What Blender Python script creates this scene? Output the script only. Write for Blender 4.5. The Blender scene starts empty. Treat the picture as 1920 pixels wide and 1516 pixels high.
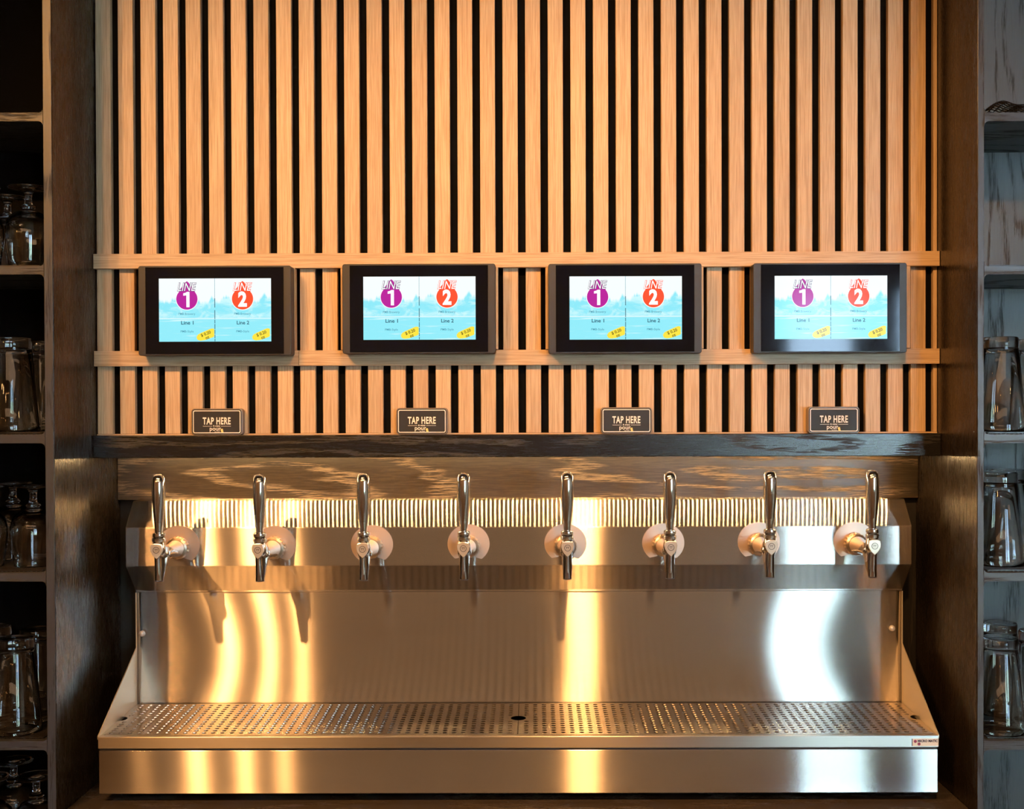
import bpy, bmesh, math, random
from mathutils import Vector, Matrix, Euler, Quaternion

random.seed(7)
S = bpy.context.scene
COL = S.collection

# ------------------------------------------------------------------ camera
F = 2224.0                                   # focal length in pixels of a 1920 wide frame
EYE = Vector((0, 0, 1.555))
ROT = (Matrix.Rotation(0.0042, 4, 'Z') @ Matrix.Rotation(math.pi/2 - 0.0102, 4, 'X') @ Matrix.Rotation(-0.0030, 4, 'Z')).to_3x3()
_d = ROT.transposed() @ Vector((0, 1, 0))
PPX = 998.0 - F*_d.x/(-_d.z)
PPY = 770.0 + F*_d.y/(-_d.z)
cam_data = bpy.data.cameras.new('camera')
cam = bpy.data.objects.new('camera', cam_data); COL.objects.link(cam)
cam.matrix_world = Matrix.Translation(EYE) @ ROT.to_4x4()
cam_data.sensor_width = 36
cam_data.lens = F/1920*36
cam_data.shift_x = (960 - PPX)/1920
cam_data.shift_y = (PPY - 758)/1920
cam_data.clip_start = 0.05
S.camera = cam

def at(px, py, Y):
    """measured picture point -> world point on the plane at distance Y"""
    r = ROT @ Vector(((px-PPX)/F, -(py-PPY)/F, -1))
    return EYE + r*(Y/r.y)

# ------------------------------------------------------------------ world, exposure, room lights
S.view_settings.view_transform = 'Standard'
S.view_settings.look = 'None'
S.view_settings.gamma = 1
S.view_settings.use_curve_mapping = False
S.view_settings.exposure = 0.0
W = bpy.data.worlds.new('world'); S.world = W; W.use_nodes = True
W.node_tree.nodes['Background'].inputs[0].default_value = (0.55, 0.75, 1.0, 1)
W.node_tree.nodes['Background'].inputs[1].default_value = 0.6

def light(name, kind, loc, energy, color, **k):
    d = bpy.data.lights.new(name, kind); d.energy = energy; d.color = color
    tgt = k.pop('target', None)
    for a, b in k.items(): setattr(d, a, b)
    o = bpy.data.objects.new(name, d); COL.objects.link(o); o.location = loc
    if tgt is not None:
        o.rotation_euler = (Vector(tgt)-Vector(loc)).to_track_quat('-Z', 'Y').to_euler()
    return o

WARM = (1.0, 0.47, 0.145)
# ceiling lamps of the bar, in front of and above the slatted wall
for x, e, r in ((-1.40, 9, .025), (-1.20, 76, .022), (-1.03, 66, .022), (-0.89, 44, .024), (0.155, 64, .028), (0.205, 64, .028)):
    light('ceiling_spot_light', 'SPOT', (x, 0.30, 2.62), e, WARM, shadow_soft_size=r, spot_size=math.radians(66 if x > 0 else 62), spot_blend=.85, target=(.30 if x > 0 else x*.22, 2.1, 1.45))
for x, y in ((-3.0, -1.2), (-2.4, -1.5), (-1.75, -2.0), (2.9, -1.4)):  # unseen points added to put sparkles on glass and chrome
    light('added_sparkle_light', 'POINT', (x, y, 2.45), 9, WARM, shadow_soft_size=.045)
light('ceiling_fill_light', 'AREA', (-0.2, -1.6, 2.72), 34, (1.0, .62, .34), shape='RECTANGLE', size=3.4, size_y=1.2)
# daylight in the two windows of the wall behind the photographer, on the right
for (x0, x1) in ((1.50, 1.96), (2.16, 3.20)):
    light('window_daylight_light', 'AREA', ((x0+x1)/2, -3.10, 1.85), 45*(x1-x0)/.56, (0.50, 0.74, 1.0), shape='RECTANGLE', size=x1-x0, size_y=0.9, target=((x0+x1)/2, 0, 1.85))
    light('window_daylight_light', 'AREA', ((x0+x1)/2, -3.10, 1.15), 20*(x1-x0)/.56, (0.62, 0.92, 0.80), shape='RECTANGLE', size=x1-x0, size_y=0.5, target=((x0+x1)/2, 0, 1.15))

# ------------------------------------------------------------------ node helpers, materials
class NT:
    def __init__(s, name):
        s.m = bpy.data.materials.new(name); s.m.use_nodes = True
        s.t = s.m.node_tree; s.b = s.t.nodes['Principled BSDF']
    def n(s, kind, **k):
        x = s.t.nodes.new(kind)
        for a, b in k.items(): setattr(x, a, b)
        return x
    def l(s, a, b): s.t.links.new(a, b)
    def math(s, op, a, b=None, c=None, clamp=False):
        x = s.n('ShaderNodeMath', operation=op, use_clamp=clamp)
        for i, v in enumerate((a, b, c)):
            if v is None: continue
            if isinstance(v, (int, float)): x.inputs[i].default_value = v
            else: s.l(v, x.inputs[i])
        return x.outputs[0]
    def mix(s, f, a, b):
        x = s.n('ShaderNodeMix', data_type='RGBA')
        for i, v in ((0, f), (6, a), (7, b)):
            if isinstance(v, (int, float)): x.inputs[i].default_value = v
            elif isinstance(v, tuple): x.inputs[i].default_value = (*v, 1)
            else: s.l(v, x.inputs[i])
        return x.outputs[2]
    def pos(s, scale=(1, 1, 1), rand=0.0):
        g = s.n('ShaderNodeNewGeometry'); v = g.outputs['Position']
        if rand:
            o = s.n('ShaderNodeObjectInfo'); mm = s.n('ShaderNodeVectorMath', operation='MULTIPLY_ADD')
            c = s.n('ShaderNodeCombineXYZ')
            for i in range(3): s.l(o.outputs['Random'], c.inputs[i])
            s.l(c.outputs[0], mm.inputs[0]); mm.inputs[1].default_value = (rand, rand*.7, rand*1.3); s.l(v, mm.inputs[2]); v = mm.outputs[0]
        m = s.n('ShaderNodeVectorMath', operation='MULTIPLY'); s.l(v, m.inputs[0]); m.inputs[1].default_value = scale
        return m.outputs[0]
    def noise(s, vec, scale=1, detail=2, rough=.5, dist=0):
        x = s.n('ShaderNodeTexNoise'); s.l(vec, x.inputs['Vector'])
        x.inputs['Scale'].default_value = scale; x.inputs['Detail'].default_value = detail
        x.inputs['Roughness'].default_value = rough; x.inputs['Distortion'].default_value = dist
        return x.outputs[0]
    def ramp(s, fac, stops):
        x = s.n('ShaderNodeMapRange', interpolation_type='SMOOTHSTEP'); s.l(fac, x.inputs[0])
        x.inputs[1].default_value, x.inputs[2].default_value = stops
        return x.outputs[0]
    def bump(s, h, strength, dist):
        x = s.n('ShaderNodeBump'); s.l(h, x.inputs['Height']); x.inputs['Strength'].default_value = strength; x.inputs['Distance'].default_value = dist
        s.l(x.outputs[0], s.b.inputs['Normal']); return x
    def set(s, **k):
        for a, v in k.items():
            i = s.b.inputs[a.replace('_', ' ')]
            if isinstance(v, tuple): i.default_value = (*v, 1)
            elif isinstance(v, (int, float)): i.default_value = v
            else: s.l(v, i)
        return s

def plain(name, color, rough=.5, metal=0.0, **k):
    t = NT(name).set(Base_Color=color, Roughness=rough, Metallic=metal)
    for a, v in k.items(): t.b.inputs[a.replace('_', ' ')].default_value = v
    return t.m

def light_oak(name, axis):
    t = NT(name)
    sc = (620, 60, 12) if axis == 'Z' else (12, 60, 620)
    sc2 = (70, 20, 2.2) if axis == 'Z' else (2.2, 20, 70)
    fine = t.noise(t.pos(sc, 3), 1, 3, .65)
    broad = t.noise(t.pos(sc2, 3), 1, 2, .5)
    oi = t.n('ShaderNodeObjectInfo')
    c = t.mix(t.ramp(fine, (.32, .68)), (0.40, 0.270, 0.155), (0.60, 0.440, 0.275))
    c = t.mix(t.math('MULTIPLY', t.ramp(broad, (.35, .75)), .22), c, (0.55, 0.34, 0.19))
    v = t.math('MULTIPLY_ADD', oi.outputs['Random'], .22, .90)
    vm = t.n('ShaderNodeVectorMath', operation='SCALE'); t.l(c, vm.inputs[0]); t.l(v, vm.inputs['Scale'])
    t.set(Base_Color=vm.outputs[0], Roughness=.48)
    t.bump(fine, .25, .0004)
    return t.m

def dark_oak(name, axis, tone=(0.020, 0.0145, 0.0105), pore=(0.11, 0.085, 0.06), rough=.30, amount=1.0, freq=1.0, rand=2.0, relief=.55, rvar=.35):
    """stained oak: cathedral grain made of distorted bands broken up by fine pores"""
    t = NT(name)
    if axis == 'X': slow, fine_sc = (1.3, 6, 9), (26, 300, 620)
    elif axis == 'Z': slow, fine_sc = (9, 6, 1.3), (620, 300, 26)
    else: slow, fine_sc = (9, 1.3, 9), (620, 26, 620)
    warp = t.noise(t.pos(slow, rand), 1.0, 3, .45)
    bands = t.math('SINE', t.math('MULTIPLY', warp, 62*freq))
    band = t.ramp(bands, (.15, .95))
    fine = t.noise(t.pos(fine_sc, rand), 1, 3, .7)
    pores = t.math('MULTIPLY', t.ramp(fine, (.44, .60)), t.math('MULTIPLY_ADD', band, .85, .10))
    t.set(Base_Color=t.mix(t.math('MULTIPLY', pores, amount), tone, pore),
          Roughness=t.math('MULTIPLY_ADD', pores, rvar, rough))
    h = t.math('SUBTRACT', 1.0, pores)
    t.bump(h, relief, .0005)
    return t.m

def brushed_steel(name, color=(0.66, 0.62, 0.58), along=.004, across=.30, b=.05):
    """horizontally brushed sheet: reflections stay narrow along the brushing and smear far across it"""
    t = NT(name)
    g = t.n('ShaderNodeNewGeometry')
    cr = t.n('ShaderNodeVectorMath', operation='CROSS_PRODUCT'); t.l(g.outputs['Normal'], cr.inputs[0]); cr.inputs[1].default_value = (1, 0, 0)
    nm = t.n('ShaderNodeVectorMath', operation='NORMALIZE'); t.l(cr.outputs[0], nm.inputs[0])
    br = t.noise(t.pos((7, 900, 900)), 1, 2, .6)
    gl = t.n('ShaderNodeBsdfAnisotropic')
    an = math.sqrt(along/across)-1; r = math.sqrt(math.sqrt(along*across))
    big = t.noise(t.pos((3, 5, 5)), 1, 3, .6)
    t.l(t.math('MULTIPLY_ADD', big, .03, r-.015), gl.inputs['Roughness']); gl.inputs['Anisotropy'].default_value = an
    t.l(t.mix(br, tuple(c*.88 for c in color), tuple(min(1, c*1.08) for c in color)), gl.inputs['Color'])
    t.l(nm.outputs[0], gl.inputs['Tangent'])
    bp = t.n('ShaderNodeBump'); t.l(br, bp.inputs['Height']); bp.inputs['Strength'].default_value = b; bp.inputs['Distance'].default_value = .0004
    t.l(bp.outputs[0], gl.inputs['Normal'])
    t.t.nodes.remove(t.b)
    t.l(gl.outputs[0], t.t.nodes['Material Output'].inputs['Surface'])
    return t.m

def emit(name, color, strength=1.0, rough=.12):
    t = NT(name).set(Base_Color=(0.01, 0.01, 0.01), Roughness=rough)
    t.b.inputs['Emission Color'].default_value = (*color, 1); t.b.inputs['Emission Strength'].default_value = strength; t.b.inputs['Specular IOR Level'].default_value = .2
    return t.m

M = {}
M['oak_v'] = light_oak('light_oak_vertical', 'Z')
M['oak_h'] = light_oak('light_oak_horizontal', 'X')
M['dark_h'] = dark_oak('dark_oak_horizontal', 'X', tone=(0.034, 0.023, 0.014), pore=(0.24, 0.165, 0.095), rough=.30, freq=.8)
M['dark_ledge'] = dark_oak('dark_oak_ledge', 'X', tone=(0.009, 0.009, 0.010), pore=(0.003, 0.003, 0.003), rough=.24, relief=.3)
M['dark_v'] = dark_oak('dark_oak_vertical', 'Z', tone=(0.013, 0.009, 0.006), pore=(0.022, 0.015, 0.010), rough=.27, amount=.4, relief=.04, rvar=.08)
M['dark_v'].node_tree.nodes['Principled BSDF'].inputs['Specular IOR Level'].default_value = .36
M['dark_front'] = dark_oak('dark_oak_cabinet', 'Z', tone=(0.046, 0.050, 0.056), pore=(0.015, 0.015, 0.016), rough=.38)
M['dark_shelf'] = dark_oak('dark_oak_shelf', 'X', tone=(0.046, 0.050, 0.056), pore=(0.015, 0.015, 0.016), rough=.34)
M['dark_back'] = dark_oak('dark_oak_cabinet_back', 'Z', tone=(0.085, 0.090, 0.090), pore=(0.016, 0.015, 0.014), rough=.45, freq=1.1, amount=.75)
M['counter'] = dark_oak('dark_counter', 'X', tone=(0.06, 0.05, 0.042), pore=(0.08, 0.065, 0.05), rough=.20, amount=.4, relief=.1)
M['felt_shade'] = plain('black_felt_and_shade', (0.003, 0.003, 0.003), .95, 0, Specular_IOR_Level=.1)
M['black_wood'] = dark_oak('black_back_wall_wood', 'Z', tone=(0.010, 0.009, 0.008), pore=(0.02, 0.016, 0.012), rough=.45)
M['steel'] = brushed_steel('brushed_steel')
M['steel_soft'] = brushed_steel('soft_brushed_steel', along=.10, across=.35)
M['steel_lip'] = brushed_steel('brushed_steel_lip', along=.03, across=.20, color=(0.60, 0.55, 0.50))
M['steel_grid'] = brushed_steel('perforated_steel', along=.006, across=.25, color=(0.68, 0.62, 0.56))
M['caustic'] = plain('caustic_satin', (0.62, 0.50, 0.43), .44, .85)
M['steel_side'] = plain('steel_side_sheet', (0.78, 0.73, 0.62), .50, .9)
M['pit'] = plain('drain_pan_dark', (0.02, 0.013, 0.008), .6)
M['chrome'] = plain('chrome', (0.90, 0.88, 0.86), .075, 1.0)
M['knurl'] = plain('knurled_nut', (0.62, 0.52, 0.42), .30, 1.0)
M['badge_white'] = plain('badge_face', (0.80, 0.80, 0.80), .18, .6)
M['badge_dark'] = plain('badge_print', (0.05, 0.05, 0.06), .4)
M['black_plastic'] = plain('black_plastic', (0.014, 0.017, 0.022), .45)
M['black_glass'] = plain('black_glass', (0.003, 0.004, 0.007), .06, 0, Specular_IOR_Level=.35)
M['rubber'] = plain('black_rubber_mesh', (0.012, 0.010, 0.009), .35)
M['white_print'] = plain('white_print', (0.85, 0.84, 0.82), .5)
M['sign_face'] = plain('sign_face', (0.010, 0.012, 0.015), .55)
M['sign_body'] = plain('clear_grey_plastic', (0.20, 0.17, 0.155), .25)
M['beer_print'] = plain('beer_print', (0.80, 0.62, 0.22), .5)
M['sticker_white'] = plain('sticker_white', (0.75, 0.80, 0.80), .4)
M['print_navy'] = plain('print_navy', (0.02, 0.03, 0.10), .5)
M['print_plum'] = plain('print_plum', (0.22, 0.03, 0.12), .5)
M['wall'] = plain('painted_wall', (0.42, 0.33, 0.25), .8)
M['wall_dim'] = plain('painted_ceiling', (0.10, 0.075, 0.055), .8)
M['floor'] = dark_oak('floor_boards', 'Y', tone=(0.24, 0.17, 0.11), pore=(0.12, 0.08, 0.05), rough=.4)
M['frame'] = plain('window_frame_paint', (0.03, 0.028, 0.025), .5)
_g = NT('drinking_glass').set(Base_Color=(0.97, 0.97, 0.96), Roughness=.015)
_g.b.inputs['Transmission Weight'].default_value = 1.0; _g.b.inputs['IOR'].default_value = 1.5
M['glass'] = _g.m
_g = NT('window_pane').set(Base_Color=(1, 1, 1), Roughness=.0)
_g.b.inputs['Transmission Weight'].default_value = 1.0; _g.b.inputs['IOR'].default_value = 1.01
M['pane'] = _g.m
M['led'] = emit('led_diode', (1.0, 0.62, 0.26), 250)
M['led_tape'] = plain('led_tape', (0.5, 0.42, 0.30), .5)
M['purple'] = emit('screen_purple', (0.50, 0.012, 0.34))
M['orange'] = emit('screen_orange', (1.0, 0.085, 0.03))
M['s_white'] = emit('screen_white', (1.0, 1.0, 1.0), 1.1)
M['s_dark'] = emit('screen_dark', (0.01, 0.10, 0.17))
M['s_mid'] = emit('screen_mid', (0.06, 0.30, 0.42))
M['s_plum'] = emit('screen_plum', (0.10, 0.05, 0.16))
M['s_yellow'] = emit('screen_yellow', (1.0, 0.80, 0.06))
M['s_black'] = emit('screen_black', (0.05, 0.05, 0.01))

def screen_picture():
    t = NT('screen_picture').set(Base_Color=(0.01, 0.01, 0.01), Roughness=.12)
    tc = t.n('ShaderNodeTexCoord'); sp = t.n('ShaderNodeSeparateXYZ'); t.l(tc.outputs['Generated'], sp.inputs[0])
    u, v = sp.outputs[0], sp.outputs[2]
    cu = t.n('ShaderNodeCombineXYZ'); t.l(t.math('MULTIPLY', u, 6.0), cu.inputs[0])
    ridge = t.math('MULTIPLY_ADD', t.noise(cu.outputs[0], 1, 5, .6), .75, .30)
    mount = t.ramp(t.math('SUBTRACT', ridge, v), (-.02, .05))
    c2 = t.n('ShaderNodeCombineXYZ'); t.l(t.math('MULTIPLY', u, 7.0), c2.inputs[0]); t.l(t.math('MULTIPLY', v, 9.0), c2.inputs[2])
    tex = t.ramp(t.noise(c2.outputs[0], 1, 5, .65, .8), (.40, .68))
    c3 = t.n('ShaderNodeCombineXYZ'); t.l(t.math('MULTIPLY', u, 2.2), c3.inputs[0]); t.l(t.math('MULTIPLY', v, 26.0), c3.inputs[2])
    rip = t.ramp(t.noise(c3.outputs[0], 1, 3, .6), (.55, .75))
    land = t.mix(tex, (0.26, 0.83, 0.96), (0.60, 0.96, 1.0))
    lake = t.mix(rip, (0.28, 0.85, 0.97), (0.75, 0.98, 1.0))
    below = t.ramp(t.math('SUBTRACT', .37, v), (-.01, .01))
    shore = t.ramp(t.math('ABSOLUTE', t.math('SUBTRACT', v, .365)), (.018, .0))
    c = t.mix(mount, (0.92, 1.0, 1.0), land)
    c = t.mix(below, c, lake)
    c = t.mix(t.math('MULTIPLY', shore, .7), c, (0.9, 1, 1))
    t.set(Emission_Color=c); t.b.inputs['Emission Strength'].default_value = 1.0
    return t.m
M['picture'] = screen_picture(); M['picture'].node_tree.nodes['Principled BSDF'].inputs['Specular IOR Level'].default_value = .3

# ------------------------------------------------------------------ mesh helpers
def prim_box(bm, x0, x1, y0, y1, z0, z1):
    vs = [bm.verts.new(p) for p in ((x0, y0, z0), (x1, y0, z0), (x1, y1, z0), (x0, y1, z0), (x0, y0, z1), (x1, y0, z1), (x1, y1, z1), (x0, y1, z1))]
    for f in ((0, 3, 2, 1), (4, 5, 6, 7), (0, 1, 5, 4), (1, 2, 6, 5), (2, 3, 7, 6), (3, 0, 4, 7)):
        bm.faces.new([vs[i] for i in f])
def box(*a):
    bm = bmesh.new(); prim_box(bm, *a); return bm
def prism(pts, axis, a, b, bm=None):
    """polygon pts (2D) extruded along axis; for 'Y' pts are (x,z); for 'X' pts are (y,z); for 'Z' (x,y)"""
    bm = bm or bmesh.new()
    def P(p, t): return {'Y': (p[0], t, p[1]), 'X': (t, p[0], p[1]), 'Z': (p[0], p[1], t)}[axis]
    A = [bm.verts.new(P(p, a)) for p in pts]; B = [bm.verts.new(P(p, b)) for p in pts]
    n = len(pts); fs = [bm.faces.new(A), bm.faces.new(B)]
    for i in range(n): fs.append(bm.faces.new((A[i], A[(i+1) % n], B[(i+1) % n], B[i])))
    bmesh.ops.recalc_face_normals(bm, faces=fs)
    return bm
def rrect(x0, x1, z0, z1, r, n=5):
    out = []
    for cx, cz, a0 in ((x1-r, z1-r, 0), (x0+r, z1-r, 90), (x0+r, z0+r, 180), (x1-r, z0+r, 270)):
        for i in range(n+1):
            a = math.radians(a0+90*i/n); out.append((cx+r*math.cos(a), cz+r*math.sin(a)))
    return out
def ring_prism(outer, inner, y0, y1):
    bm = bmesh.new(); n = len(outer)
    L = [[bm.verts.new((p[0], y, p[1])) for p in pts] for pts, y in ((outer, y0), (inner, y0), (inner, y1), (outer, y1))]
    for k in range(4):
        A, B = L[k], L[(k+1) % 4]
        for i in range(n): bm.faces.new((A[i], A[(i+1) % n], B[(i+1) % n], B[i]))
    bmesh.ops.recalc_face_normals(bm, faces=bm.faces); return bm
def lathe(prof, seg=32, axis='Z', center=(0, 0, 0), bm=None, sy=1.0, weld=False):
    """prof: list of (r, h); closed where r==0"""
    bm = bm or bmesh.new(); c = Vector(center); rings = []; new = []
    def P(r, h, a):
        x, y = r*math.cos(a), r*math.sin(a)*sy
        return c + (Vector((x, y, h)) if axis == 'Z' else Vector((x, -h, y)) if axis == 'Y' else Vector((h, x, y)))
    for r, h in prof:
        if r < 1e-7: rings.append([bm.verts.new(P(0, h, 0))])
        else: rings.append([bm.verts.new(P(r, h, 2*math.pi*i/seg)) for i in range(seg)])
    for A, B in zip(rings, rings[1:]):
        for i in range(seg):
            j = (i+1) % seg
            if len(A) == 1 and len(B) == 1: continue
            if len(A) == 1: f = (A[0], B[j], B[i])
            elif len(B) == 1: f = (A[i], A[j], B[0])
            else: f = (A[i], A[j], B[j], B[i])
            new.append(bm.faces.new(f))
    if weld:
        bmesh.ops.remove_doubles(bm, verts=bm.verts, dist=1e-6); new = bm.faces
    bmesh.ops.recalc_face_normals(bm, faces=new)
    return bm
def loft(sections, seg=24, bm=None):
    """sections: (cx, cy, z, rx, ry) ellipses stacked in z"""
    bm = bm or bmesh.new(); rings = []; new = []
    for cx, cy, z, rx, ry in sections:
        rings.append([bm.verts.new((cx+rx*math.cos(2*math.pi*i/seg), cy+ry*math.sin(2*math.pi*i/seg), z)) for i in range(seg)])
    for A, B in zip(rings, rings[1:]):
        for i in range(seg): new.append(bm.faces.new((A[i], A[(i+1) % seg], B[(i+1) % seg], B[i])))
    new.append(bm.faces.new(rings[0])); new.append(bm.faces.new(rings[-1]))
    bmesh.ops.recalc_face_normals(bm, faces=new)
    return bm

def root_loc(p):
    v = Vector((0, 0, 0))
    while p is not None: v += p.location; p = p.parent
    return v
def mesh_of(name, bm, mat, off=Vector((0, 0, 0)), smooth=False):
    for v in bm.verts: v.co -= off
    me = bpy.data.meshes.new(name); bm.to_mesh(me); bm.free()
    if mat: me.materials.append(mat)
    if smooth:
        for p in me.polygons: p.use_smooth = True
    return me
def obj(name, bm, mat, parent=None, smooth=False, bevel=0, at_loc=None, autosmooth=None):
    """geometry given in world coordinates; the object keeps its own origin"""
    off = root_loc(parent); loc = Vector((0, 0, 0))
    if parent is None and at_loc is not None: off = Vector(at_loc); loc = off
    me = mesh_of(name, bm, mat, off, smooth)
    o = bpy.data.objects.new(name, me); COL.objects.link(o); o.parent = parent; o.location = loc
    if bevel:
        b = o.modifiers.new('bevel', 'BEVEL'); b.width = bevel; b.segments = 2; b.limit_method = 'ANGLE'; b.angle_limit = math.radians(40)
    if autosmooth is not None:
        for p in me.polygons: p.use_smooth = True
        try: me.set_sharp_from_angle(angle=math.radians(autosmooth))
        except Exception: pass
    return o
def thing(name, label, cat, loc, group=None):
    o = bpy.data.objects.new(name, None); COL.objects.link(o); o.location = loc
    o.empty_display_size = .05
    return tag(o, label, cat, group)
def tag(o, label, cat, group=None):
    o['label'] = label; o['category'] = cat
    if group: o['group'] = group
    return o
def struct(name, bm, mat, parent=None):
    o = obj(name, bm, mat, parent)
    if parent is None: o['kind'] = 'structure'
    return o
def copy_tree(o, parent=None):
    c = o.copy(); COL.objects.link(c); c.parent = parent
    for ch in list(o.children): copy_tree(ch, c)
    return c

def text_pts(s, bold=0.0, shear=0.0, spacing=1.0):
    cu = bpy.data.curves.new('t', 'FONT'); cu.body = s; cu.size = 1; cu.offset = bold; cu.shear = shear
    cu.space_character = spacing; cu.resolution_u = 3; cu.align_x = 'LEFT'
    o = bpy.data.objects.new('t', cu); COL.objects.link(o)
    dg = bpy.context.evaluated_depsgraph_get(); dg.update()
    me = bpy.data.meshes.new_from_object(o.evaluated_get(dg))
    V = [v.co.copy() for v in me.vertices]; Fs = [tuple(p.vertices) for p in me.polygons]
    bpy.data.objects.remove(o); bpy.data.curves.remove(cu); bpy.data.meshes.remove(me)
    x0, x1 = min(v.x for v in V), max(v.x for v in V); y0, y1 = min(v.y for v in V), max(v.y for v in V)
    return [((v.x-x0)/(x1-x0), (v.y-y0)/(y1-y0)) for v in V], Fs
_tc = {}
def text_bm(s, x0, x1, z0, z1, y, bold=0.0, shear=0.0, rot=0.0, spacing=1.0, bm=None):
    """flat lettering filling the rectangle x0..x1, z0..z1 on the plane y, facing -Y"""
    key = (s, bold, shear, spacing)
    if key not in _tc: _tc[key] = text_pts(s, bold, shear, spacing)
    P, Fs = _tc[key]; bm = bm or bmesh.new()
    cx, cz = (x0+x1)/2, (z0+z1)/2; ca, sa = math.cos(rot), math.sin(rot); vs = []
    for u, v in P:
        dx, dz = (u-.5)*(x1-x0), (v-.5)*(z1-z0)
        vs.append(bm.verts.new((cx+dx*ca-dz*sa, y, cz+dx*sa+dz*ca)))
    for f in Fs:
        try: bm.faces.new([vs[i] for i in f])
        except ValueError: pass
    return bm
def flat(pts, y, bm=None):
    bm = bm or bmesh.new()
    f = bm.faces.new([bm.verts.new((p[0], y, p[1])) for p in pts])
    f.normal_update()
    if f.normal.y > 0: f.normal_flip()
    return bm

# ------------------------------------------------------------------ depths of the planes (metres from the lens)
YC = 1.907      # fronts of the glass cabinets
YT = 1.970      # front of the drip tray
YS = 2.094      # front of the slats
YF = 2.110      # tower face carrying the taps
YP = 2.166      # steel backsplash
YN = 2.195      # oak board under the ledge
YW = 2.212      # wall behind
XL, XR = -0.770, 0.714          # the niche between the two cabinets
Z = EYE.z

# ------------------------------------------------------------------ room shell
R0, R1, RB, RT = -3.4, 4.2, -3.0, 2.78
struct('floor', box(R0, R1, RB, YW+.1, -.05, 0), M['floor'])
struct('ceiling', box(R0, R1, RB, YW+.1, RT, RT+.05), M['wall_dim'])
struct('wall_back', box(R0, R1, YW, YW+.1, 0, RT), M['black_wood'])
struct('wall_left', box(R0-.1, R0, RB, YW+.1, 0, RT), M['wall'])
struct('wall_right', box(R1, R1+.1, RB, YW+.1, 0, RT), M['wall'])
bm = bmesh.new()
wins = ((1.50, 1.96), (2.16, 3.20)); wz0, wz1 = .9, 2.3
prim_box(bm, R0, wins[0][0], RB-.1, RB, 0, RT); prim_box(bm, wins[0][1], wins[1][0], RB-.1, RB, 0, RT); prim_box(bm, wins[1][1], R1, RB-.1, RB, 0, RT)
for a, b in wins: prim_box(bm, a, b, RB-.1, RB, 0, wz0); prim_box(bm, a, b, RB-.1, RB, wz1, RT)
struct('wall_front', bm, M['wall'])
for i, (a, b) in enumerate(wins):
    w = struct('window_%d' % (i+1), ring_prism([(a, wz0), (b, wz0), (b, wz1), (a, wz1)], [(a+.04, wz0+.04), (b-.04, wz0+.04), (b-.04, wz1-.04), (a+.04, wz1-.04)], RB-.08, RB-.02), M['frame'])
    obj('pane', box(a+.04, b-.04, RB-.052, RB-.048, wz0+.04, wz1-.04), M['pane'], w)

# ------------------------------------------------------------------ slatted wall panel
zb = at(950, 811, YS).z; zt = RT
lx = at(183, 750, YS).x; pitch = (at(1735.6, 750, YS).x - at(211, 750, YS).x)/36; sw = at(211, 750, YS).x - lx
panel = thing('slat_panel', 'light oak slatted wall panel filling the niche above the dark ledge', 'wall panel', (0, YS+.02, zb))
slat_me = None
for i in range(38):
    x0 = lx + i*pitch; w = sw
    if i == 37: w = XR-.0005-x0
    if slat_me is None or i == 37:
        me = mesh_of('slat', box(-w/2, w/2, -.006, .006, 0, zt-zb), M['oak_v'])
        if slat_me is None: slat_me = me
    else: me = slat_me
    o = bpy.data.objects.new('slat', me); COL.objects.link(o); o.parent = panel
    o.location = (x0+w/2, -.014, 0)
    b = o.modifiers.new('bevel', 'BEVEL'); b.width = .0006; b.segments = 1
obj('backing_board', box(XL+.0006, XR-.0006, YS+.012, YS+.03, zb-.002, zt), M['felt_shade'], panel)
obj('bottom_rail', box(XL+.001, XR-.001, YS-.002, YS+.0118, zb-.003, zb-.0002), M['oak_h'], panel)
YB = 2.080
def batten(x0, x1, pa, pb, y0, y1):
    za, zc = at(900, pa, YB).z, at(900, pb, YB).z
    obj('batten', box(x0, x1, y0, y1, zc, za), M['oak_h'], panel, bevel=.0006)
batten(XL+.0006, XR-.0006, 473.3, 501.0, YB, YS-.0003)
sx = at(560, 670, YB).x
batten(XL+.0006, sx-.0003, 655.6, 684.2, YB, YS-.0003)
batten(sx+.0003, XR-.0006, 655.6, 684.2, YB, YS-.0003)

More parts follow.
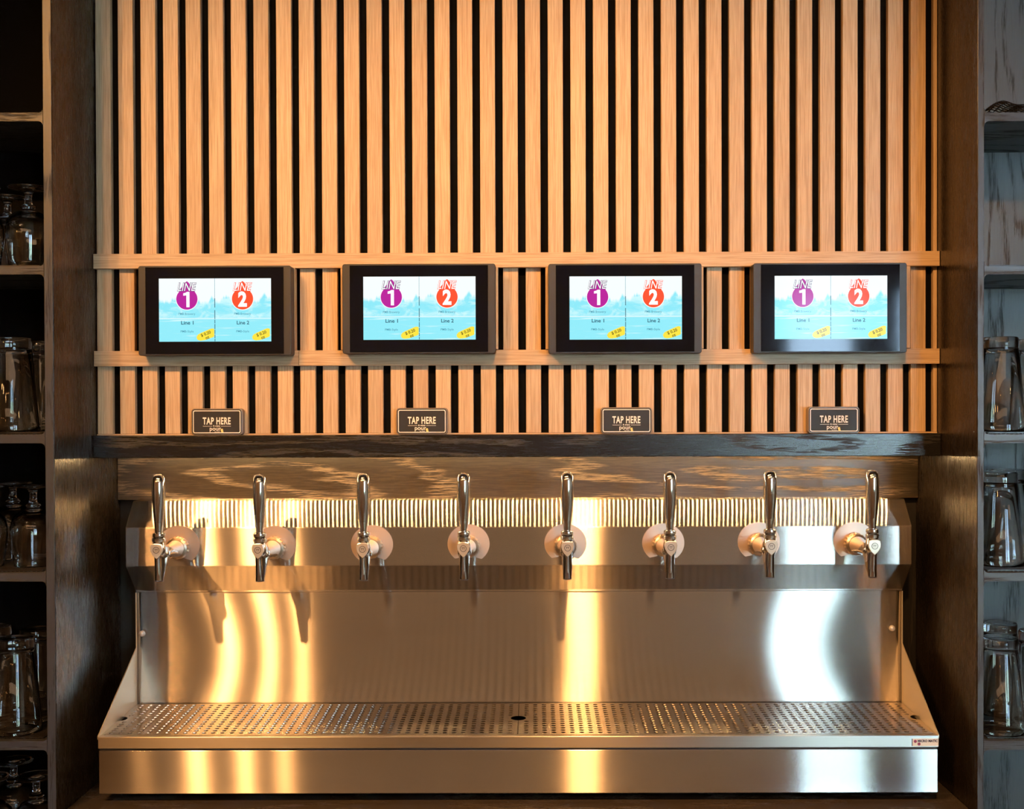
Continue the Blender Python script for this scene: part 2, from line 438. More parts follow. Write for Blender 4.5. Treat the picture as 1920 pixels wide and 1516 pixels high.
# ------------------------------------------------------------------ menu displays
def make_display():
    # built around the origin: x to the right, z up, front glass at y = 0 facing -Y ; 1 unit = metres
    k = 2.046/F                                       # metres per picture pixel at the display plane
    root = thing('menu_display', '', 'screen', (0, 0, 0), 'menu displays on the slatted wall')
    hw, hh = 143.5*k, 84*k
    obj('housing', prism(rrect(-hw, hw, -hh, hh, .004), 'Y', 0, .030), M['black_plastic'], root, bevel=.001)
    fr = obj('glass_front', box(-129.5*k, 129.5*k, -.0012, 0, -81*k, 81*k), M['black_glass'], root)
    ox, oz = -104*k, 60*k; pk = k/8.0                # px from the enlarged crop of the first display
    def X(p): return ox + (p-138)*pk
    def Zz(p): return oz - (p-190)*pk
    y = -.0016
    disp = obj('display', box(X(138), X(1820), -.0016, -.0012, Zz(1135), Zz(190)), M['picture'], root)
    def pr(name, bm, m): return obj(name, bm, m, disp)
    pr('divider', box(X(973), X(978), y-.0001, y, Zz(480), Zz(190)), M['s_mid'])
    for a, b in ((485, 625), (665, 798), (808, 862), (872, 948), (958, 1020), (1030, 1085), (1095, 1132)): pr('divider', box(X(971), X(981), y-.0001, y, Zz(b), Zz(a)), M['s_dark'])
    for dx, m, num, line in ((0, 'purple', '1', 'Line 1'), (835, 'orange', '2', 'Line 2')):
        cx, cy, R = 558+dx, 497, 160
        pts = []
        for a in range(-40, 221, 10):
            t = math.radians(a); pts.append((X(cx+R*math.cos(t)), Zz(cy+R*math.sin(t))))
        # shoulders up to the small arrow tip
        pts += [(X(cx-95), Zz(345)), (X(cx-32), Zz(262)), (X(cx-40), Zz(262)), (X(cx), Zz(230)), (X(cx+40), Zz(262)), (X(cx+32), Zz(262)), (X(cx+95), Zz(345))]
        wh = []
        for a in range(-40, 221, 10):
            t = math.radians(a); wh.append((X(cx+(R+9)*math.cos(t)), Zz(cy+(R+9)*math.sin(t))))
        pr('emblem', flat(wh, y-.0001), M['s_white'])
        pr('emblem', flat(pts, y-.0002), M[m])
        pr('lettering', text_bm('LINE', X(cx-146), X(cx+146), Zz(382), Zz(250), y-.0003, bold=.045, shear=.25), M['s_plum' if m == 'purple' else 'orange'])
        pr('lettering', text_bm('LINE', X(cx-140), X(cx+140), Zz(376), Zz(256), y-.0004, bold=-.002, shear=.25), M['s_white'])
        w = 50 if num == '1' else 66
        if num == '1': pr('lettering', flat([(X(cx-8), Zz(620)), (X(cx-8), Zz(442)), (X(cx-54), Zz(448)), (X(cx-54), Zz(412)), (X(cx-22), Zz(404)), (X(cx+2), Zz(390)), (X(cx+40), Zz(390)), (X(cx+40), Zz(620))], y-.0003), M['s_white'])
        else: pr('lettering', text_bm(num, X(cx-w), X(cx+w), Zz(616), Zz(384), y-.0003, bold=.045), M['s_white'])
        pr('lettering', text_bm('PMB Brewery', X(cx-126), X(cx+124), Zz(745), Zz(703), y-.0001, bold=.004), M['s_mid'])
        pr('lettering', text_bm(line, X(cx-88), X(cx+98), Zz(880), Zz(825), y-.0001, bold=.018), M['s_dark'])
        pr('lettering', text_bm('PMB-Style', X(cx-96), X(cx+98), Zz(1008), Zz(966), y-.0001, bold=.004), M['s_mid'])
        # tilted yellow price tag, cut by the edge of the picture half
        px0, px1 = 700+dx, (966 if dx == 0 else 1800)
        pill = [(px0, 1062), (px0+22, 1030), (px0+60, 1008), (px0+205, 945), (px0+232, 938), (px1, 945), (px1, 1058), (px1-20, 1070), (px0+130, 1112), (px0+60, 1122), (px0+22, 1112), (px0+3, 1090)]
        pr('price_tag', flat([(X(a), Zz(b)) for a, b in pill], y-.0001), M['s_yellow'])
        pr('lettering', text_bm('$ 0.20', X(cx+205), X(cx+358), Zz(1046), Zz(994), y-.0002, bold=.015, rot=math.radians(21)), M['s_black'])
        pr('lettering', text_bm('oz', X(cx+278), X(cx+334), Zz(1096), Zz(1062), y-.0002, bold=.015, rot=math.radians(21)), M['s_black'])
    return root
disp0 = make_display()
dis_spec = ((402.5, 582, 'black framed menu display at the left end of the battens, nearest the left cabinet'),
            (785.5, 578.5, 'black framed menu display second from the left cabinet, above the fourth tap'),
            (1172, 578, 'black framed menu display third from the left cabinet, above the sixth tap'),
            (1556.5, 577, 'black framed menu display at the right end, its bezel washed grey-green by window reflections'))
YD = 2.046
for i, (px, py, lab) in enumerate(dis_spec):
    o = disp0 if i == 0 else copy_tree(disp0)
    p = at(px, py, YD); o.location = (p.x, YD, p.z); o['label'] = lab
    # wooden backer between the battens behind each display (part of the wall panel)
bk = ((262, 554), (639.5, 934), (1023, 1318.5), (1408.5, 1705.5))
for a, b in bk:
    z1, z0 = at(900, 501.5, YB).z, at(900, 655, YB).z
    obj('backer_board', box(at(a, 580, YB).x, at(b, 580, YB).x, YD+.0305, YS-.0003, z0+.0003, z1-.0003), M['oak_v'], panel)

# ------------------------------------------------------------------ ledge, tap-here signs
zl1, zl0 = at(950, 814.0, 2.075).z, at(950, 856.5, 2.075).z
ledge = obj('ledge', box(XL+.0006, XR-.0006, 2.073, YW-.001, zl0, zl1), M['dark_ledge'], at_loc=(0, 2.1, zl0), bevel=.0012)
tag(ledge, 'black stained oak ledge running under the slatted panel', 'shelf')

def make_sign():
    k = 2.078/F
    r = thing('tap_here_sign', '', 'sign', (0, 0, 0), 'reader signs on the ledge')
    hw, h = 48*k, 50*k
    obj('plastic_block', prism(rrect(-hw, hw, 0, h, .006), 'Y', 0, .0185), M['sign_body'], r, bevel=.0012)
    face = obj('printed_face', prism(rrect(-hw+.0015, hw-.0015, .0018, h-.0018, .005), 'Y', -.0006, 0), M['sign_face'], r)
    y = -.0008
    o_, i_ = rrect(-hw+.0032, hw-.0032, .0034, h-.0034, .0032), rrect(-hw+.0046, hw-.0046, .0048, h-.0048, .0022)
    obj('border', ring_prism(o_, i_, y, y+.0002), M['white_print'], face)
    # zoomed crop: 13.71 px per picture px; face centre x 893, bottom 1010
    q = k/13.71
    def X(p): return (p-893)*q
    def Zz(p): return (1020-p)*q
    obj('lettering', text_bm('TAP HERE', X(533), X(1250), Zz(746), Zz(562), y, bold=.028, spacing=1.12), M['white_print'], face)
    bm = box(X(537), X(778), y, y+.0001, Zz(793), Zz(785)); prim_box(bm, X(1003), X(1255), y, y+.0001, Zz(793), Zz(785))
    obj('rule', bm, M['white_print'], face)
    obj('lettering', text_bm('& enjoy', X(800), X(985), Zz(812), Zz(762), y, bold=.02), M['white_print'], face)
    obj('lettering', text_bm('pour', X(712), X(1003), Zz(938), Zz(830), y, bold=.01), M['white_print'], face)
    obj('lettering', text_bm('my beer', X(835), X(975), Zz(944), Zz(920), y, bold=.02), M['white_print'], face)
    obj('glass_emblem', flat([(X(985), Zz(868)), (X(1045), Zz(855)), (X(1066), Zz(955)), (X(1018), Zz(968))], y), M['beer_print'], face)
    return r
sign0 = make_sign()
for i, (px, lab) in enumerate(((406.5, 'small black TAP HERE sign on the ledge under the leftmost display'),
                               (791, 'small black TAP HERE sign on the ledge between the third and fourth taps'),
                               (1174.5, 'small black TAP HERE sign on the ledge between the fifth and sixth taps'),
                               (1563.5, 'small black TAP HERE sign on the ledge under the rightmost display'))):
    o = sign0 if i == 0 else copy_tree(sign0)
    o.location = (at(px, 790, 2.0745).x, 2.0748, zl1+.0001); o['label'] = lab

# ------------------------------------------------------------------ oak board under the ledge, LED strip
zp0 = at(950, 935, YN).z
bd = obj('fascia_board', box(XL+.0006, XR-.0006, YN, YW-.001, zp0, zl0-.0004), M['dark_h'], at_loc=(0, YN, zp0), bevel=.0008)
tag(bd, 'dark oak fascia board with pale wavy grain, behind the tap handles', 'board')
led = thing('led_strip', 'warm white LED strip under the black ledge above the taps', 'light strip', (0, 2.135, zl0-.001))
obj('tape', box(-.725, .672, 2.130, 2.140, zl0-.0012, zl0-.0002), M['led_tape'], led)
lme = None; NL = 168
for i in range(NL):
    x = -.72 + (i+.5)*(1.39/NL)
    if lme is None: lme = mesh_of('led', box(-.0010, .0010, -.0034, .0034, -.0009, 0), M['led'])
    o = bpy.data.objects.new('led', lme); COL.objects.link(o); o.parent = led; o.location = (x, 0, -.0003)

# ------------------------------------------------------------------ stainless tap tower and drip tray
SX0, SX1 = -0.7265, 0.6745
z_a = at(950, 937, 2.153).z; z_b = at(950, 987.5, YF).z; z_c = at(950, 1059.5, YF).z; z_d = at(950, 1104.5, YP-.004).z
z_g0 = at(950, 1380.5, YT).z; z_g1 = at(950, 1317, YP).z
z_l = at(950, 1402, YT).z; z_f = at(950, 1406, YT).z; z_bt = at(950, 1487, YT).z
st = thing('tap_tower', 'brushed steel wall tap tower with backsplash and perforated drip tray', 'drip tray', (0, YP, z_bt))
prof = [(2.153, z_a), (YF, z_b), (YF, z_c), (YP-.004, z_d), (YP-.004, z_d-.004), (2.200, z_d-.004), (2.200, z_a+.001)]
obj('tower_housing', prism(prof, 'X', SX0, SX1), M['steel'], st, bevel=.0012)
# backsplash: a gently oil-canned sheet
bm = bmesh.new(); nx, nz = 120, 30; gv = []
for j in range(nz+1):
    row = []
    for i in range(nx+1):
        u, v = i/nx, j/nz; x = SX0 + u*(SX1-SX0)
        d = .0004*math.sin(math.pi*v)*math.sin(11*u+.6) + -.0026*math.sin(math.pi*v)*math.exp(-((u-.03)/.13)**2) - .0018*math.sin(math.pi*v)*math.exp(-((u-.97)/.11)**2)
        row.append(bm.verts.new((x, YP-d*0.9, z_g1-.004+v*(z_d-z_g1+.004))))
    gv.append(row)
for j in range(nz):
    for i in range(nx): bm.faces.new((gv[j][i], gv[j][i+1], gv[j+1][i+1], gv[j+1][i]))
bs = obj('backsplash', bm, M['steel'], st, smooth=True)
so = bs.modifiers.new('thickness', 'SOLIDIFY'); so.thickness = .0015; so.offset = -1
# edge folds and side panels
for s, xx in ((-1, SX0), (1, SX1)):
    obj('edge_fold', box(xx-.0008, xx+.0008, YP-.0012, 2.200, z_g1, z_d-.005), M['steel_side'], st)
    ztop = at(250 if s < 0 else 1690, 1213 if s < 0 else 1205, YP).z
    obj('side_panel', prism([(YP-.0005, z_g1), (YP-.0005, ztop), (YT+.001, z_g0+.0015), (YT+.001, z_g0-.004), (YP-.0005, z_g1-.006)], 'X', xx-.0008, xx+.0008), M['steel_side'], st)
for px, py in ((267, 1187), (1672, 1177)):
    p = at(px, py, YP-.002)
    sc_ = obj('screw', lathe([(0, .0045), (.0026, .0042), (.0048, .0026), (.0055, 0.0003), (.0056, -.001)], 20, 'Y', (p.x, YP-.0042, p.z)), M['badge_white'], st, smooth=True)
# tray body
obj('tray_lip', box(SX0, SX1, YT, YT+.012, z_l, z_g0+.0006), M['steel_lip'], st, bevel=.0010)
obj('tray_front', box(SX0+.001, SX1-.001, YT+.0015, YT+.0035, z_bt, z_f), M['steel'], st, bevel=.0008)
obj('front_reveal', box(SX0+.002, SX1-.002, YT+.004, YT+.006, z_f-.004, z_l+.002), M['pit'], st)
obj('drain_pan', box(SX0+.003, SX1-.003, YT+.0122, YP-.002, z_bt+.001, z_g0-.032), M['pit'], st)
for xx in (SX0, SX1): 
    s = 1 if xx < 0 else -1
    obj('tray_side', box(min(xx, xx+s*.002), max(xx, xx+s*.002), YT+.0125, YP+.02, z_bt, z_g0-.006), M['steel_side'], st)

def grid_mesh(x0, x1, seam_left, seam_right):
    """perforated plate; the finger holes are half circles cut into its ends"""
    ya, yb = YT+.0125, YP-.003; rows = 14; m = .0040
    pY = (yb-ya-2*m)/rows
    mx = .0058; cols = round((x1-x0-2*mx)/.01575); pX = (x1-x0-2*mx)/cols
    def zz(y): return z_g0 + (z_g1-z_g0)*(y-YT)/(YP-YT)
    bm = bmesh.new(); cache = {}
    def V(x, y):
        k = (round(x, 6), round(y, 6))
        if k not in cache: cache[k] = bm.verts.new((x, y, zz(y)))
        return cache[k]
    r = .0043; ysq = .92; fr = 6
    walls = []
    for c in range(cols):
        for q in range(rows):
            if q in (fr, fr+1) and ((c == 0) or (c == cols-1)): continue
            cx, cy = x0+mx+(c+.5)*pX, ya+m+(q+.5)*pY; hx, hy = pX/2, pY/2
            o = [(hx, 0), (hx, hy), (0, hy), (-hx, hy), (-hx, 0), (-hx, -hy), (0, -hy), (hx, -hy)]
            O = [V(cx+a, cy+b) for a, b in o]
            I = [V(cx+r*math.cos(math.radians(45*i)), cy+r*ysq*math.sin(math.radians(45*i))) for i in range(8)]
            for i in range(8): bm.faces.new((O[i], O[(i+1) % 8], I[(i+1) % 8], I[i]))
            L = [bm.verts.new((v.co.x, v.co.y, v.co.z-.0016)) for v in I]
            for i in range(8): bm.faces.new((I[i], I[(i+1) % 8], L[(i+1) % 8], L[i]))
    # margins
    ys0, ys1 = ya+m+fr*pY, ya+m+(fr+2)*pY
    def quad(xa, xb, y0, y1): bm.faces.new([bm.verts.new((a, b, zz(b))) for a, b in ((xa, y0), (xb, y0), (xb, y1), (xa, y1))])
    quad(x0, x1, ya, ya+m); quad(x0, x1, yb-m, yb)
    for side in (0, 1):
        xe = x0 if side == 0 else x1; xi = x0+mx if side == 0 else x1-mx; d = 1 if side == 0 else -1
        quad(min(xe, xi), max(xe, xi), ya+m, ys0); quad(min(xe, xi), max(xe, xi), ys1, yb-m)
        cy = (ys0+ys1)/2; R = .0128; xo = xi + d*pX
        for k in range(12):
            a0, a1 = -math.pi/2+math.pi*k/12, -math.pi/2+math.pi*(k+1)/12
            p0 = (xe+d*R*math.cos(a0), cy+R*math.sin(a0)); p1 = (xe+d*R*math.cos(a1), cy+R*math.sin(a1))
            bm.faces.new([bm.verts.new((a, b, zz(b))) for a, b in (p0, (xo, p0[1]), (xo, p1[1]), p1)])
        quad(min(xe, xo), max(xe, xo), ys0, cy-R); quad(min(xe, xo), max(xe, xo), cy+R, ys1)
    bmesh.ops.remove_doubles(bm, verts=bm.verts, dist=.00001)
    bmesh.ops.recalc_face_normals(bm, faces=bm.faces)
    # make top face up
    n = sum(f.normal.z for f in bm.faces)
    if n < 0: bmesh.ops.reverse_faces(bm, faces=bm.faces)
    return bm
xs = at(972, 1347, 2.07).x
obj('perforated_grid', grid_mesh(SX0+.0015, xs-.0004, 0, 1), M['steel_grid'], st)
obj('perforated_grid', grid_mesh(xs+.0004, SX1-.0015, 1, 0), M['steel_grid'], st)
p0, p1 = at(1709.5, 1398, YT), at(1759.5, 1384, YT)
sk = obj('sticker', box(p0.x, p1.x, YT-.0004, YT-.0001, p0.z, p1.z), M['sticker_white'], st)
w_, h_ = p1.x-p0.x, p1.z-p0.z
obj('lettering', text_bm('MICRO MATIC', p0.x+w_*.22, p0.x+w_*.97, p0.z+h_*.52, p0.z+h_*.88, YT-.0006, bold=.05), M['print_navy'], sk)
bm = lathe([(0, .0001), (.0026, .0001), (.0026, 0)], 16, 'Y', (p0.x+w_*.13, YT-.0005, p0.z+h_*.64)); lathe([(0, .0001), (.0026, .0001), (.0026, 0)], 16, 'Y', (p0.x+w_*.27, YT-.0005, p0.z+h_*.28), bm)
obj('emblem', bm, M['print_plum'], sk)
obj('border', box(p0.x, p0.x+.0012, YT-.0006, YT-.0004, p0.z, p1.z), M['print_navy'], sk)

# ------------------------------------------------------------------ beer taps
def make_tap():
    r = thing('beer_tap', '', 'beer tap', (0, 0, 0), 'chrome beer taps on the steel tower')
    # matt disc painted in for the light thrown by the chrome around the shank
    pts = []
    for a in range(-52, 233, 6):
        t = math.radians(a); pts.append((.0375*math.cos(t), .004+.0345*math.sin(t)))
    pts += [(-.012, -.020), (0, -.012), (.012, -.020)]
    obj('caustic_disc', prism(pts, 'Y', -.0012, -.0002), M['caustic'], r)
    # knurled wall nut
    pr = [(0, 0.0), (.0190, 0.0), (.0205, .002), (.0205, .010), (.0185, .014), (.0150, .016), (0, .016)]
    nut = lathe(pr, 40, 'Y', (0, -.0013, 0))
    for v in nut.verts:
        rr = math.hypot(v.co.x, v.co.z)
        if rr > .019 and int(round(math.atan2(v.co.z, v.co.x)/(2*math.pi)*40)) % 2: v.co.x *= .95; v.co.z *= .95
    obj('shank_nut', nut, M['knurl'], r)
    obj('shank', lathe([(0, .014), (.0152, .015), (.0158, .020), (.0150, .026), (.0128, .040), (.0118, .060), (.0112, .085), (.0108, .104), (0, .108)], 28, 'Y', (0, 0, 0)), M['chrome'], r, smooth=True)
    YY = -.110
    obj('spout', loft([(0, YY+.018, .012, .0085, .024), (0, YY+.016, .004, .0105, .028), (0, YY+.018, -.006, .0098, .029), (0, YY+.0125, -.016, .0090, .0225), (0, YY+.006, -.030, .0081, .0135), (0, YY+.001, -.038, .0073, .0080), (0, YY, -.0445, .0070, .0070)][::-1]), M['chrome'], r, autosmooth=50)
    sp = obj('spout_mouth', lathe([(0, -.0443), (.0058, -.0443), (.0058, -.0448), (.0071, -.0448), (.0072, -.0430)], 24, 'Z', (0, YY, 0)), M['badge_dark'], r)
    obj('valve_body', lathe([(0, .0235), (.0075, .0235), (.0092, .0205), (.0112, .0150), (.0118, .0090), (.0108, .0030), (.0080, -.0020), (0, -.004)], 28, 'Z', (0, YY, 0)), M['chrome'], r, smooth=True)
    obj('collar', lathe([(0, .0215), (.0098, .0215), (.0112, .0230), (.0112, .0275), (.0098, .0292), (.0085, .0296), (0, .0296)], 28, 'Z', (0, YY, 0)), M['chrome'], r, autosmooth=35)
    obj('collar', lathe([(0, .0296), (.0080, .0297), (.0104, .0310), (.0108, .0335), (.0104, .0362), (.0085, .0375), (0, .0375)], 28, 'Z', (0, YY, 0)), M['chrome'], r, autosmooth=35)
    obj('ferrule', lathe([(0, .0375), (.0060, .0375), (.0066, .0450), (.0076, .0540), (.0078, .0556), (0, .0556)], 28, 'Z', (0, YY, 0)), M['chrome'], r, autosmooth=35)
    obj('handle', lathe([(0, .0558), (.0078, .0558), (.0090, .0690), (.0104, .0840), (.0112, .0990), (.0114, .1120), (.0111, .1220), (.0101, .1290), (.0078, .1335), (.0042, .1358), (0, .1363)], 32, 'Z', (0, YY, 0)), M['chrome'], r, autosmooth=60)
    # shield badge
    sh = [(-.0090, .0190), (-.0040, .0205), (.0040, .0205), (.0090, .0190), (.0106, .0130), (.0098, .0070), (.0060, .0005), (0, -.0055), (-.0060, .0005), (-.0098, .0070), (-.0106, .0130)]
    b = obj('badge', prism(sh, 'Y', YY-.0150, YY-.0100), M['badge_white'], r, bevel=.0008)
    ring_o = [(.0056*math.cos(math.radians(15*i)), .0098+.0056*math.sin(math.radians(15*i))) for i in range(24)]
    ring_i = [(.0046*math.cos(math.radians(15*i)), .0098+.0046*math.sin(math.radians(15*i))) for i in range(24)]
    obj('emblem', ring_prism(ring_o, ring_i, YY-.0155, YY-.0150), M['badge_dark'], b)
    obj('lettering', text_bm('TT', -.0029, .0029, .0078, .0118, YY-.0152, bold=.04), M['badge_dark'], b)
    return r
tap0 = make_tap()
labs = ('chrome beer tap nearest the left cabinet', 'chrome beer tap second from the left, under the leftmost display',
        'chrome beer tap third from the left, under the left edge of the second display',
        'chrome beer tap fourth from the left, under the right half of the second display',
        'chrome beer tap fifth from the left, in front of the yellow streak on the backsplash',
        'chrome beer tap sixth from the left, third from the right end',
        'chrome beer tap second from the right, beside the white window reflection on the tower',
        'chrome beer tap nearest the right cabinet, white shield badge bright')
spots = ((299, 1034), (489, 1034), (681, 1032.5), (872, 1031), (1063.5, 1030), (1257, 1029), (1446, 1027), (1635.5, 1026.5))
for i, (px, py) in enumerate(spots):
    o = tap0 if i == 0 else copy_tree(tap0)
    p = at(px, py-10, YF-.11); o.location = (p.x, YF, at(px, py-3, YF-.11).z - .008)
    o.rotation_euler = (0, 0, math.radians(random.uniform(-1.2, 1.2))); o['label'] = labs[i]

# ------------------------------------------------------------------ counter between the cabinets
zc = at(950, 1492, YT).z - .012
ct = thing('bar_counter', 'dark counter top under the drip tray between the two cabinets', 'counter', (0, 2.03, 0))
obj('counter_top', box(XL+.0006, XR-.0006, 1.80, YW-.001, zc-.04, zc), M['counter'], ct, bevel=.001)
obj('base_panel', box(XL+.0006, XR-.0006, 1.84, YW-.001, 0, zc-.0405), M['dark_front'], ct)
for x in (SX0+.05, -.25, .2, SX1-.05):
    obj('foot', box(x-.02, x+.02, YT+.09, YT+.12, zc, z_bt+.001), M['pit'], st)

# ------------------------------------------------------------------ glass cabinets either side
OPEN = [(-58, 211), (227, 499), (514, 814), (830.5, 1073.5), (1089.5, 1389), (1405.5, 1700)]   # compartment tops and floors, picture px on the front plane
def zf(py, side): return at(92 if side < 0 else 1838, py, YC).z
def cabinet(side, label):
    wi, wo, th = .45, .016, (.0150 if side < 0 else .0112)
    if side < 0: xa, xb = XL-th-wi, XL-th; ins = (XL-th, XL); outs = (xa-wo, xa)
    else: xa, xb = XR+th, XR+th+wi; ins = (XR, XR+th); outs = (xb, xb+wo)
    t = thing('glass_cabinet', label, 'cabinet', ((xa+xb)/2, 2.05, 0))
    ztop = RT-.01
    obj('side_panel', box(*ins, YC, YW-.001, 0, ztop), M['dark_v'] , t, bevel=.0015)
    obj('side_panel', box(*outs, YC, YW-.001, 0, ztop), M['dark_front'], t, bevel=.001)
    obj('front_edge', box(ins[0]+.001, ins[1]-.001, YC-.0008, YC, 0, ztop), M['dark_front'], t)
    obj('back_panel', box(xa, xb, 2.140, 2.152, 0, ztop), M['felt_shade' if side < 0 else 'dark_back'], t)  # left back is black, its inner shade put into the colour
    floors = []
    levels = [(zf(b, side), zf(OPEN[i+1][0], side)) for i, (a, b) in enumerate(OPEN[:-1])]
    levels.append((zf(OPEN[-1][1], side), zf(OPEN[-1][1]+16, side)))
    r = .0075
    for zt_, zb_ in levels:
        pts = []
        # shelf board with small fillets running into both sides
        n = 5
        def arc(cx, cz, a0, a1): return [(cx+r*math.cos(math.radians(a0+(a1-a0)*i/n)), cz+r*math.sin(math.radians(a0+(a1-a0)*i/n))) for i in range(n+1)]
        pts += [(xa+.0001, zt_+r)] + arc(xa+r, zt_+r, 180, 270)[1:]
        pts += arc(xb-r, zt_+r, 270, 360)[:-1] + [(xb-.0001, zt_+r)]
        pts += [(xb-.0001, zb_-r)] + arc(xb-r, zb_-r, 0, 90)[1:]
        pts += arc(xa+r, zb_-r, 90, 180)[:-1] + [(xa+.0001, zb_-r)]
        obj('shelf', prism(pts, 'Y', YC, 2.1398), M['dark_shelf'], t, bevel=.0009)
        floors.append(zt_)
    obj('plinth', box(xa+.0002, xb-.0002, YC+.02, 2.1398, 0, .09), M['dark_front'], t)
    return floors, xa, xb
FL, LXA, LXB = cabinet(-1, 'tall dark oak open cabinet of glasses on the left, lit brown')
FR, RXA, RXB = cabinet(1, 'tall dark oak open cabinet of glasses on the right, lit blue-grey by daylight')

# rubber mesh liners lying on the shelves
def liner_mesh(crumple=False):
    bm = bmesh.new(); w, d = .425, .205
    if not crumple:
        n, m = 62, 30
        for i in range(n+1):
            x = -w/2+w*i/n; prim_box(bm, x-.0010, x+.0010, -d/2, d/2, 0, .0022)
        for j in range(m+1):
            y = -d/2+d*j/m; prim_box(bm, -w/2, w/2, y-.0010, y+.0010, .0012, .0034)
    else:
        n, m = 56, 24; g = []
        for j in range(m+1):
            row = []
            for i in range(n+1):
                u, v = i/n, j/m; h = .0022
                h += .021*math.exp(-((u-.05)/.05)**2)*(0.5+.5*math.sin(5*v+1)) + .012*math.exp(-((u-.14)/.05)**2) + .004*math.exp(-((u-.3)/.1)**2)*(1+math.sin(9*u+7*v))
                row.append(bm.verts.new((-w/2+w*u, -d/2+d*v, h)))
            g.append(row)
        for j in range(m):
            for i in range(n): bm.faces.new((g[j][i], g[j][i+1], g[j+1][i+1], g[j+1][i]))
    return bm
flat_liner = mesh_of('shelf_liner', liner_mesh(), M['rubber'])
crum_liner = mesh_of('shelf_liner', liner_mesh(True), M['rubber'])
words = ('top', 'second', 'third', 'fourth', 'fifth')
for side, FLO, xa, xb in ((-1, FL, LXA, LXB), (1, FR, RXA, RXB)):
    for k in range(5):
        cr = side > 0 and k == 0
        o = bpy.data.objects.new('shelf_liner', crum_liner if cr else flat_liner); COL.objects.link(o)
        o.location = ((xa+xb)/2, 2.0235, FLO[k]+.0001)
        if cr:
            wf = o.modifiers.new('wire', 'WIREFRAME'); wf.thickness = .0022
        s = 'left' if side < 0 else 'right'
        lab = 'crumpled black rubber mesh liner on the top shelf of the right cabinet' if cr else 'flat black rubber mesh liner on the %s visible shelf of the %s cabinet' % (words[k], s)
        tag(o, lab, 'shelf liner', 'rubber mesh liners on the cabinet shelves')

# ------------------------------------------------------------------ glasses, all standing upside down
def pint_mesh():
    H, rr, rb, t = .155, .0410, .0272, .0022
    out = [(rr-t, .0), (rr-.0004, .0), (rr, .002), (rr-.0008, .012), (rb+.0030, H-.026), (rb+.0012, H-.0175), (rb+.0020, H-.0150), (rb+.0018, H-.003), (rb, H-.0004), (rb-.002, H), (0, H-.0012)]
    inn = [(0, H-.017), (rb-.006, H-.0175), (rb-.0035, H-.0205), (rr-t-.0006, .010), (rr-t, .0)]
    return mesh_of('pint_glass', lathe(out+inn, 40, weld=True), M['glass'], smooth=True)
def goblet_mesh():
    # tulip goblet resting on its rim: bowl below, stem and foot on top
    out = [(.0300, 0), (.0318, .0012), (.0335, .012), (.0395, .034), (.0425, .052), (.0415, .066), (.0350, .080), (.0220, .0905), (.0120, .0950), (.0095, .0975), (.0125, .1000), (.0105, .1030), (.0065, .1060), (.0055, .1140), (.0060, .1220), (.0095, .1270), (.0220, .1295), (.0310, .1310), (.0322, .1325), (.0310, .1340), (.0150, .1345), (0, .1345)]
    inn = [(0, .0900), (.0120, .0890), (.0235, .0845), (.0335, .0750), (.0393, .0640), (.0403, .0520), (.0375, .0350), (.0316, .0130), (.0296, .0016), (.0300, 0)]
    out, inn = ([(.03+(r-.03)*.56 if r > .03 and h < .11 else r, h) for r, h in q] for q in (out, inn))
    return mesh_of('goblet', lathe(out+inn, 40, weld=True), M['glass'], smooth=True)
PINT, GOB = pint_mesh(), goblet_mesh()
def glass(me, name, px, depth, floor, label, group):
    o = bpy.data.objects.new(name, me); COL.objects.link(o)
    o.location = (at(px, 900, depth).x, depth, floor+.0037); o.rotation_euler[2] = random.uniform(0, 6)
    tag(o, label, 'glass', group)
gg = 'upturned goblets in the left cabinet'; gp = 'upturned pint glasses'
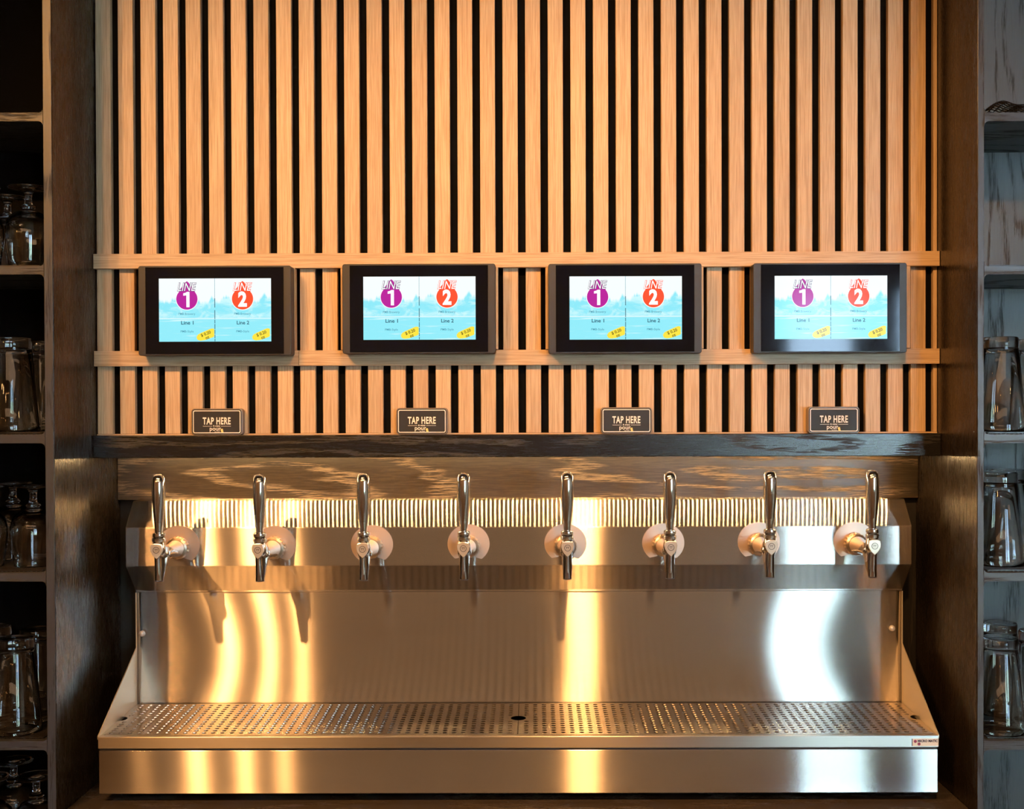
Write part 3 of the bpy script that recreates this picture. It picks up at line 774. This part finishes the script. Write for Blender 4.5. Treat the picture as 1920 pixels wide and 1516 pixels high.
G = [
 (GOB, 'goblet', 57, 1.962, FL[1], 'upturned goblet on the second left shelf, front, against the cabinet side', gg),
 (GOB, 'goblet', -34, 1.955, FL[1], 'upturned goblet on the second left shelf, front, cut by the picture edge', gg),
 (GOB, 'goblet', 18, 2.050, FL[1], 'upturned goblet on the second left shelf, set back between two others', gg),
 (PINT, 'pint_glass', 26, 1.957, FL[2], 'upturned clear pint glass on the third left shelf, front', gp),
 (PINT, 'pint_glass', 78, 2.060, FL[2], 'upturned pint glass on the third left shelf, behind, half hidden', gp),
 (GOB, 'goblet', 62, 1.972, FL[3], 'upturned goblet on the fourth left shelf, front, against the cabinet side', gg),
 (GOB, 'goblet', -31, 1.962, FL[3], 'upturned goblet on the fourth left shelf, front, cut by the picture edge', gg),
 (GOB, 'goblet', 24, 2.064, FL[3], 'upturned goblet on the fourth left shelf, back row', gg),
 (PINT, 'pint_glass', 27, 1.957, FL[4], 'upturned clear pint glass on the fifth left shelf, front', gp),
 (PINT, 'pint_glass', 68, 2.042, FL[4], 'upturned pint glass on the fifth left shelf, behind the front one, against the side', gp),
 (PINT, 'pint_glass', -14, 2.068, FL[4], 'upturned pint glass on the fifth left shelf, back row, at the picture edge', gp),
 (GOB, 'goblet', 22, 2.058, None, 'bottom left upturned goblet whose round foot stands highest in the photo', gg),
 (GOB, 'goblet', 64, 1.972, None, 'bottom left upturned goblet with its foot touching the cabinet side', gg),
 (GOB, 'goblet', -24, 1.965, None, 'bottom left upturned goblet cut by the corner of the picture', gg),
 (PINT, 'pint_glass', 1875, 1.957, FR[2], 'upturned clear pint glass on the third right shelf, front, against the cabinet side', gp),
 (PINT, 'pint_glass', 1940, 2.022, FR[2], 'upturned pint glass on the third right shelf, cut by the picture edge', gp),
 (PINT, 'pint_glass', 1874, 1.985, FR[3], 'upturned clear pint glass on the fourth right shelf, front', gp),
 (PINT, 'pint_glass', 1890, 2.070, FR[3], 'upturned clear pint glass on the fourth right shelf, back row', gp),
 (PINT, 'pint_glass', 1875, 1.957, FR[4], 'upturned clear pint glass on the fifth right shelf, nearest', gp),
 (PINT, 'pint_glass', 1875, 2.094, FR[4], 'upturned clear pint glass on the fifth right shelf, back row', gp),
 (PINT, 'pint_glass', 1944, 2.018, FR[4], 'upturned pint glass on the fifth right shelf, cut by the picture edge', gp),
]
for me, name, px, d, fl, lab, grp in G:
    if fl is None: fl = at(22, 1425, 2.055).z - .1345 - .0037
    glass(me, name, px, d, fl, lab, grp)
